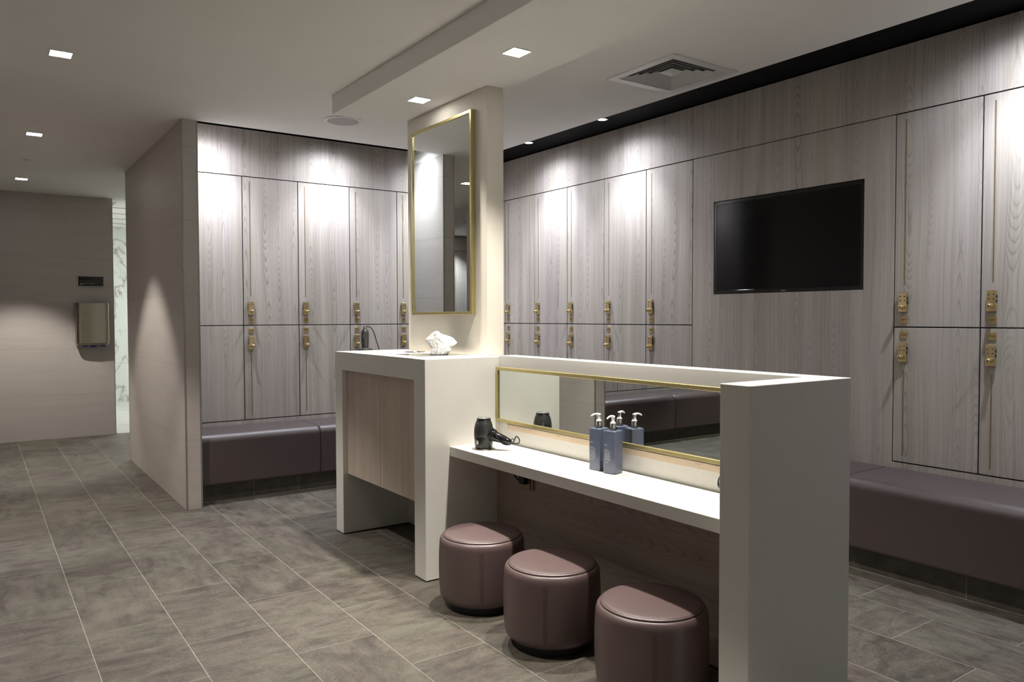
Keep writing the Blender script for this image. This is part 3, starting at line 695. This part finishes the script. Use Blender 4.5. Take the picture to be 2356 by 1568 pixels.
# ------------------------------------------------------------------ stools
def stool(label, x, y, rz):
    t = thing('pouf_stool', label, 'stool', (x, y, 0), rz, 'round mauve stools at the vanity')
    mb = MB(); mb.lathe([(.150, 0), (.150, .034)], M_BLACK, seg=48); mb.build('plinth', t)
    prof = [(.12, .030), (.150, .031)] + [(.150 + .040 * math.sin(PI / 2 * i / 6), .071 - .040 * math.cos(PI / 2 * i / 6)) for i in range(1, 7)]
    prof += [(.193, .11), (.1945, .16), (.1945, .21), (.1935, .25), (.1915, .285)]
    prof += [(.1915 - .016 * (1 - math.cos(PI / 2 * i / 5)), .285 + .034 * math.sin(PI / 2 * i / 5)) for i in range(1, 6)] + [(.1715, .3160)]
    mb = MB(); mb.lathe(prof, M_LEATHER, seg=72); mb.build('side', t)
    prof = [(.10, .315), (.1700, .3165), (.1700, .3190), (.1745, .3196), (.1762, .3212), (.1750, .3240), (.170, .3265), (.155, .3295), (.14, .3310), (.10, .3335), (.05, .3345), (.0, .335)]
    mb = MB(); mb.lathe(prof, M_LEATHER, seg=72, cap=False); mb.build('seat_top', t)
    mb = MB()
    nd = 120
    for i in range(nd):
        a = 2 * PI * i / nd; c, s = math.cos(a), math.sin(a); tx, ty = -s, c; L = .0032
        p = [(.1690 * c + tx * L, .1690 * s + ty * L, .3272), (.1690 * c - tx * L, .1690 * s - ty * L, .3272)]
        mb.tube(p, .0007, M_STITCH, seg=4)
    for a0 in (0, PI):
        for off in (-.007, .007):
            z = .06
            while z < .300:
                def rad(z): return .1945 if z < .24 else (.193 if z < .285 else .187)
                r = .1935 if z < .12 else rad(z)
                if z < .075: r = .185
                a = a0 + off / r
                mb.tube([(r * math.cos(a), r * math.sin(a), z), (r * math.cos(a), r * math.sin(a), z + .005)], .0008, M_STITCH, seg=4)
                z += .0085
        pts = [(.1903, .062), (.1940, .11), (.1950, .16), (.1950, .21), (.1940, .25), (.1920, .285), (.186, .307)]
        mb.tube([(r * math.cos(a0), r * math.sin(a0), z) for r, z in pts], .0006, M_STITCH, seg=5)
    mb.build('stitching', t)
    return t
for lab, x, y in (('round mauve leather stool under the vanity, next to the counter cabinet', 1.869, 2.918), ('round mauve leather stool, middle one of the three under the vanity', 1.876, 2.411), ('round mauve leather stool next to the vanity end panel, cut by the frame', 1.889, 1.872)):
    stool(lab, x, y, math.atan2(-y, -x) + (.0 if y > 2.6 else (-.13 if y > 2 else .06)))

# ------------------------------------------------------------------ pump bottles
def bottle(label, x, y, rz, nz):
    t = thing('pump_bottle', label, 'pump bottle', (x, y, .656), rz, 'blue pump bottles on the vanity shelf')
    mb = MB(); h = .0298; mb.box(-h, h, -h, h, 0.0005, .177, M_BOTTLE, bev=.0045, seg=4); bo = mb.build('body', t)
    mb = MB(); rnd = random.Random(3)
    def bars(y0, z, n, w, th, gap, left=-.0215):
        for i in range(n):
            x0 = left; zz = z - i * gap; end = left + w * (1 - .25 * rnd.random())
            while x0 < end:
                L = rnd.uniform(.0012, .0045); mb.box(x0, min(x0 + L, end), -h - .0003, -h + .0002, zz, zz + th, M_TEXTW); x0 += L + .0008
    bars(0, .119, 1, .011, .0016, .004); bars(0, .1155, 1, .018, .0006, .004)
    bars(0, .098, 1, .017, .0013, .004); bars(0, .0945, 3, .029, .0006, .0019)
    bars(0, .086, 16, .031, .0006, .0021); bars(0, .046, 1, .025, .0017, .003)
    mb.build('print', bo)
    mb = MB(); mb.lathe([(.0150, .177), (.0150, .182), (.0125, .182), (.0125, .185)], M_BLACK, seg=20); mb.lathe([(.0118, .183), (.0118, .2045), (.0112, .2055)], M_CHROME, seg=24)
    mb.build('collar', t)
    mb = MB(); mb.lathe([(.0118, .2055), (.0112, .2085), (.0075, .2115), (.0068, .214), (.0068, .228), (.0085, .2305), (.0085, .2345), (.0060, .2365), (0, .2368)], M_PUMP, seg=20)
    pts = curve_pts([(0, 0, .2335), (nz[0] * .012, nz[1] * .012, .2355), (nz[0] * .026, nz[1] * .026, .2335), (nz[0] * .038, nz[1] * .038, .2275)], 5)
    mb.tube(pts, [.0050 - .0020 * i / (len(pts) - 1) for i in range(len(pts))], M_PUMP, seg=10); mb.build('pump', t)
    return t
# nozzle turned towards the room (-X) and slightly to the far end
bottle('frosted blue pump bottle on the shelf, the one farther from the vanity end panel', 2.152, 2.441, math.radians(-82), (-.35, -.93))
bottle('frosted blue pump bottle on the shelf, the one nearer to the vanity end panel', 2.150, 2.352, math.radians(-76), (-.1, -1.0))

# ------------------------------------------------------------------ hair dryers
def dryer(label, x, y, rz):
    """local: body stands up, nozzle down in its ring, handle towards +x"""
    t = thing('hair_dryer', label, 'hair dryer', (x, y, .6568), rz, 'black hair dryers on the vanity shelf')
    mb = MB(); mb.lathe([(.0400, .002), (.0415, .006), (.0445, .030), (.0465, .055), (.0472, .060), (.0462, .061)], M_BLKP, seg=40)
    mb.lathe([(.0462, .060), (.0465, .063), (.0478, .064), (.0475, .085), (.0465, .100), (.0430, .118), (.0385, .132), (.0350, .1385), (.0352, .140), (.0335, .1405), (.0335, .142)], M_BLKM, seg=40, cap=False)
    mb.lathe([(.0335, .1415), (.0340, .1425), (.0340, .150), (.0325, .1515), (.0305, .1505), (.0300, .147)], M_BLKG, seg=40, cap=False)
    bd = mb.build('body', t)
    mb = MB(); mb.lathe([(.0302, .1495), (.02, .1510), (.008, .1515), (0, .1515)], M_GRILLE, seg=40, cap=False)
    for r in (.010, .017, .024): mb.lathe([(r, .1510), (r + .0008, .1520), (r + .0016, .1510)], M_BLKP, seg=32, cap=False)
    g_ = mb.build('intake_grille', t); g_.parent = bd
    mb = MB(); mb.lathe([(.052, .0), (.0535, .001), (.0535, .003), (.047, .004)], M_STEEL, seg=40); mb.build('holder_ring', t)
    d = Vector((1, 0, -.30)).normalized(); o0 = Vector((.030, 0, .074)); Rm = d.to_track_quat('Z', 'Y').to_matrix()
    mb = MB(); mb.lathe([(.028, .0), (.030, .006), (.029, .012), (.0255, .022), (.0235, .050), (.0195, .085), (.0150, .108), (.0105, .117), (.0, .119)], M_BLKG, seg=28, org=o0, R=Rm)
    for k in range(3):
        R0 = .0305 - .002 * k; cpt = o0 + d * (.010 + .009 * k)
        e1 = d.orthogonal().normalized(); e2 = d.cross(e1)
        mb.tube([cpt + (e1 * math.cos(a) + e2 * math.sin(a)) * R0 for a in [2 * PI * j / 24 for j in range(24)]], .0042, M_BLKG, seg=8, closed=True)
    hd = mb.build('handle', t)
    mb = MB(); c = o0 + d * .055 + Vector((0, 0, .0185)); mb.box(c.x - .005, c.x + .006, c.y - .004, c.y + .004, c.z - .003, c.z + .0015, M_RED, bev=.001, seg=1); sb = mb.build('switch', hd)
    mb = MB(); P0 = o0 + d * .114
    pts = curve_pts([o0 + d * .03 + Vector((0, -.020, .024)), o0 + d * .06 + Vector((0, -.027, .004)), o0 + d * .085 + Vector((0, -.020, -.016)), P0 + Vector((-.006, .006, -.014)), P0 + Vector((.006, 0, -.006)), P0 + Vector((.030, -.004, -.006)), P0 + Vector((.048, -.006, 0)), P0 + Vector((.050, -.008, .018)), P0 + Vector((.034, -.006, .030)), P0 + Vector((.024, -.004, .012)), P0 + Vector((.018, 0, .0))], 6)
    mb.tube(pts, .0030, M_BLKG, seg=8)
    cc = P0 + Vector((.014, 0, .008)); mb.tube([cc + Vector((math.cos(a), 0, math.sin(a))) * .0085 for a in [2 * PI * j / 16 for j in range(16)]], .002, M_BLKG, seg=6, closed=True)
    mb.build('cord', t)
    mb = MB(); a0 = math.radians(-150)
    return t, bd
def badge(root, bd, ang):
    c, s = math.cos(ang), math.sin(ang); mb = MB(); n = Vector((c, s, 0)); tv = Vector((-s, c, 0)); vs = []
    sh = [(-.006, .046), (.006, .046), (.006, .032), (.0035, .0275), (0, .026), (-.0035, .0275), (-.006, .032)]
    for k in (.0458, .0478):
        for a, z in sh: vs.append(n * (k + (z - .046) * .10) + tv * a + Vector((0, 0, z)))
    m = len(sh); mb.add(vs, [tuple(range(m, 2 * m)), tuple(reversed(range(m)))] + [(i, (i + 1) % m, m + (i + 1) % m, m + i) for i in range(m)], M_BADGE)
    b_ = mb.build('badge', root); b_.parent = bd
ang1 = math.atan2(3.008 - 3.148, 2.121 - 2.030)
t1, b1 = dryer('black hair dryer standing on the vanity shelf next to the counter cabinet', 2.030, 3.148, ang1)
view = math.atan2(-3.148, -2.03); badge(t1, b1, view - ang1 - .75)
t2, b2_ = dryer('black hair dryer mostly hidden behind the vanity end panel', 2.082, 1.655, math.radians(64))

# ------------------------------------------------------------------ socket and plug below the shelf
t = thing('power_socket', 'dark metal power socket on the wood panel under the vanity shelf', 'socket', (2.2120, 3.023, .505), 0)
mb = MB(); mb.box(-.010, 0, -.043, .043, -.045, .045, M_BRASSD, bev=.001, seg=1); mb.box(-.0115, -.010, -.030, -.022, -.045, .045, M_BLACK); mb.build('face_plate', t)
t = thing('power_plug', 'black plug and cord in the socket under the vanity shelf', 'plug', (2.2020, 3.035, .507), 0)
mb = MB(); mb.box(-.030, 0, -.022, .022, -.022, .026, M_BLACK, bev=.003, seg=2); mb.build('plug_body', t)
mb = MB(); mb.tube(curve_pts([(-.022, .02, -.010), (-.022, .05, .000), (-.020, .085, .025), (-.018, .11, .055), (-.016, .12, .10)], 6), .004, M_BLACK, seg=8); mb.build('cord', t)

# ------------------------------------------------------------------ on the counter: straightener, tissue plate, bin ring
t = thing('hair_tool_stand', 'black hair styling tool upright on its round stand on the counter', 'hair styling tool', (2.010, 4.485, ZTT), 0)
mb = MB(); mb.lathe([(.047, 0), (.0485, .002), (.0485, .006), (.044, .008), (.036, .0085), (.036, .012), (.024, .014)], M_BLKM, seg=40); mb.build('stand', t)
mb = MB(); mb.lathe([(.0205, .012), (.0215, .03), (.0235, .08), (.0232, .105), (.0200, .122), (.0130, .130), (.0105, .134), (.0100, .150), (.0, .151)], M_BLKM, seg=28); bd = mb.build('body', t)
mb = MB(); nv = Vector((-2.0, -4.5, 0)).normalized(); tv = Vector((-nv.y, nv.x, 0)); ce = nv * .0222 - tv * .010 + Vector((0, 0, .083))
ce = (nv * .9 + Vector((-.55, .1, 0))).normalized() * .0228 + Vector((0, 0, .088))
nn = Vector((ce.x, ce.y, 0)).normalized(); t_ = Vector((-nn.y, nn.x, 0))
vs = [ce + nn * .0008 + t_ * .0042 * math.cos(a) + Vector((0, 0, .0115)) * math.sin(a) for a in [2 * PI * j / 20 for j in range(20)]]
mb.add(vs + [v - nn * .002 for v in vs], [tuple(range(20))] + [(i, (i + 1) % 20, 20 + (i + 1) % 20, 20 + i) for i in range(20)], M_CHROME); b_ = mb.build('button', t); b_.parent = bd
rt = Vector((.82, -.573, 0))
def rv(d, z, f=0): return rt * d + nv * f + Vector((0, 0, z))
mb = MB(); mb.tube(curve_pts([rv(.004, .146), rv(.020, .148), rv(.040, .138), rv(.055, .112), rv(.067, .072), rv(.080, .032), rv(.088, .0035)], 8), [.0036] * 49, M_BLKM, seg=8); mb.build('cord', t)

t = thing('tissue_dispenser', 'steel tissue dispenser plate set in the counter top below the tall mirror', 'tissue dispenser', (2.038, 3.690, ZTT), 0)
mb = MB(); mb.box(-.135, .165, -.150, .150, 0, .003, M_CHROME, bev=.0012, seg=1); mb.build('plate', t)
mb = MB(); mb.box(-.055, .075, -.022, .022, .0028, .0032, M_BLACK); mb.build('slot', t)
t = tag(None or bpy.data.objects.new('tissue', None), 'white paper tissue pulled up from the steel dispenser on the counter', 'tissue'); COL.objects.link(t)
t.location = (2.0455, 3.6175, ZTT + .003)
wv = Vector((.787, -.617, 0)); nv = Vector((-.617, -.787, 0))
KX = .000178
Lp = [(740, 985), (765, 880), (795, 800), (775, 740), (690, 620), (610, 515), (740, 410), (840, 320), (880, 295)]
Rp = [(1300, 990), (1350, 920), (1380, 880), (1410, 745), (1510, 700), (1590, 620), (1460, 480), (1350, 430), (1100, 355), (1020, 280), (980, 268)]
def resample(P, n):
    P = [Vector((x, y)) for x, y in P]; d = [0]
    for i in range(1, len(P)): d.append(d[-1] + (P[i] - P[i - 1]).length)
    o = []
    for k in range(n):
        s = d[-1] * k / (n - 1); i = 1
        while i < len(P) - 1 and d[i] < s: i += 1
        f = (s - d[i - 1]) / (d[i] - d[i - 1]); o.append(P[i - 1].lerp(P[i], f))
    return o
def tissue_sheet(name, sc, depth, ph):
    NR, NC = 40, 56; A = resample(Lp, NR); B = resample(Rp, NR); vs = []
    for r in range(NR):
        v = r / (NR - 1)
        for c in range(NC):
            s = c / (NC - 1); p = A[r].lerp(B[r], s)
            bul = math.sin(PI * s) * (0.014 * (1 - v) + .004) * (1 - .3 * v)
            fold = (.0042 * math.sin(s * 17 + ph + 1.2 * v) + .0016 * math.sin(s * 37 + ph)) * max(.12, 1 - 1.5 * v) * min(1, 4 * min(s, 1 - s) + .25)
            cr = .0035 * max(0, 1 - abs((s - .22 - .25 * v) * 9)) * v + .0030 * max(0, 1 - abs((s - .70 + .30 * v) * 8)) - .0025 * max(0, 1 - abs((s - .45 + .12 * v) * 10))
            dd = depth + bul + fold + cr - .012
            vs.append(wv * ((p.x - 1020) * KX * sc) + nv * dd + Vector((0, 0, max(0.0, (988 - p.y) * KX * sc))))
    fs = [(r * NC + c, r * NC + c + 1, (r + 1) * NC + c + 1, (r + 1) * NC + c) for r in range(NR - 1) for c in range(NC - 1)]
    mb = MB(); mb.add(vs, fs, M_TISSUE, True); o = mb.build(name, t)
    so = o.modifiers.new('thick', 'SOLIDIFY'); so.thickness = .0006
    return o
tissue_sheet('sheet', 1.0, .004, 0.0); tissue_sheet('sheet', .93, -.012, 1.9)
mb = MB(); mb.lathe([(.050, 0), (.052, .003), (.060, .0045), (.062, .003), (.062, 0)], M_CHROME, seg=48, cap=False, org=(2.122, 4.03, ZTT)); mb.lathe([(.0, .0006), (.0505, .0006)], M_BLACK, seg=48, cap=False, org=(2.122, 4.03, ZTT))
tag(mb.build('waste_ring'), 'steel-rimmed round waste opening in the counter behind the tissue', 'waste opening')

# ------------------------------------------------------------------ ceiling fittings
t = thing('ceiling_speaker', 'round ceiling speaker beyond the end of the lowered ceiling strip', 'speaker', (2.066, 4.935, ZC), 0, 'round ceiling speakers')
mb = MB(); mb.lathe([(.130, 0), (.130, -.003), (.126, -.006), (.108, -.007), (.104, -.004)], M_WHITEM, seg=56, cap=False); mb.build('rim', t)
mb = MB(); mb.lathe([(.104, -.004), (.06, -.006), (0, -.0065)], M_SPK, seg=56, cap=False); mb.build('grille', t)
c = dup(t); c.location = (-1.27, 9.17, ZC); c['label'] = 'round ceiling speaker seen in the tall mirror'
t = thing('air_vent', 'square white four-way air vent in the ceiling beside the black slot', 'air vent', (3.162, 2.992, ZC), 0)
mb = MB(); H0, H1 = .250, .200
for a, b2, c, d in ((-H0, H0, -H0, -H1), (-H0, H0, H1, H0), (-H0, -H1, -H1, H1), (H1, H0, -H1, H1)): mb.box(a, b2, c, d, -.006, 0, M_WHITEM, bev=.001, seg=1)
mb.build('frame', t)
def frus(mb, a, za, b_, zb_, m):
    vs = [(-a, -a, za), (a, -a, za), (a, a, za), (-a, a, za), (-b_, -b_, zb_), (b_, -b_, zb_), (b_, b_, zb_), (-b_, b_, zb_)]
    mb.add(vs, [(i, (i + 1) % 4, 4 + (i + 1) % 4, 4 + i) for i in range(4)], m)
mb = MB()
for k, a in enumerate((.199, .160, .122, .084)):
    z0_ = -.001 + .004 * k
    frus(mb, a, z0_ - .001, a - .015, z0_ + .017, M_WHITEM); frus(mb, a, z0_ + .0005, a - .015, z0_ + .0185, M_WHITEM); frus(mb, a, z0_ - .001, a, z0_ + .0005, M_WHITEM)
vs = [(-.05, -.05, .014), (.05, -.05, .014), (.05, .05, .014), (-.05, .05, .014), (0, 0, .002)]
mb.add(vs, [(0, 1, 4), (1, 2, 4), (2, 3, 4), (3, 0, 4)], M_WHITEM)
mb.build('louvre', t)
mb = MB(); mb.box(-.199, .199, -.199, .199, .046, .048, M_BLACK); frus(mb, .1995, 0, .1995, .048, M_BLACK); mb.build('duct', t)
mb = MB(); mb.lathe([(.030, 0), (.030, -.002), (.022, -.005), (0, -.006)], M_WHITEM, seg=24, org=(.39, 7.63, ZC), cap=False)
tag(mb.build('ceiling_sensor'), 'small round white sensor in the ceiling between the two farther downlights', 'sensor')

# ------------------------------------------------------------------ left wall: sign and dispenser
t = thing('wall_sign', 'small black sign reading OVERSHOES on the tiled wall above the steel dispenser', 'sign', (1.060, YL, 1.7025), 0)
mb = MB(); mb.box(-.128, .128, -.012, -.0005, -.0500, .0500, M_BRASS, bev=.0006, seg=1); mb.build('backing_plate', t)
mb = MB(); mb.box(-.119, .127, -.014, -.012, -.0495, .0495, M_TVB, bev=.0006, seg=1); fc = mb.build('face', t)
text_mesh('OVERSHOES', .0215, 'lettering', M_TEXTC, fc, (-.105, -.0143, -.004), space=1.85, align='LEFT')
mb = MB(); rnd = random.Random(5)
for x0, x1, z in ((-.104, .040, -.0265), (-.102, -.069, -.0375)):
    x = x0
    while x < x1: L = rnd.uniform(.004, .010); mb.box(x, min(x + L, x1), -.0144, -.0139, z - .0022, z + .0022, M_TEXTW); x += L + .0018
sm = mb.build('small_print', t); sm.parent = fc
t = thing('overshoe_dispenser', 'brushed steel overshoe dispenser on the tiled wall below the sign', 'dispenser', (1.067, YL, 1.0), 0)
prof = [(-.162, -.0005), (-.162, -.070), (-.157, -.086), (-.145, -.096), (-.10, -.104), (0, -.108), (.10, -.104), (.145, -.096), (.157, -.086), (.162, -.070), (.162, -.0005)]
mb = MB(); n = len(prof); vs = [(x, y, z) for z in (.028, .462) for x, y in prof]
mb.add(vs, [(i, i + 1, n + i + 1, n + i) for i in range(n - 1)], M_STEEL, True); mb.add(vs, [tuple(reversed(range(n))), tuple(range(n, 2 * n))], M_STEEL)
vs2 = [(x, y, .028) for x, y in prof] + [(x * .93, y * .80, .0) for x, y in prof]
mb.add(vs2, [(i + 1, i, n + i, n + i + 1) for i in range(n - 1)], M_STEEL, True); mb.build('casing', t)
mb = MB(); mb.box(-.13, .13, -.075, -.01, .004, .010, M_BLACK); mb.build('mouth', t)
mb = MB(); rnd = random.Random(2)
for cx, wd in ((-.08, .05), (.01, .07), (.09, .04)):
    m_ = 9; vs = []
    for i in range(m_):
        x = cx - wd / 2 + wd * i / (m_ - 1); vs.append((x, -.072 + rnd.uniform(-.012, .012), .006)); vs.append((x + rnd.uniform(-.006, .006), -.068 + rnd.uniform(-.014, .014), -.006 - rnd.uniform(0, .014)))
    mb.add(vs, [(2 * i, 2 * i + 1, 2 * i + 3, 2 * i + 2) for i in range(m_ - 1)], M_BLUE, True)
ov = mb.build('plastic_overshoes', t); ov['label'] = 'edges of blue plastic overshoes hanging from the dispenser'; so = ov.modifiers.new('thick', 'SOLIDIFY'); so.thickness = .001
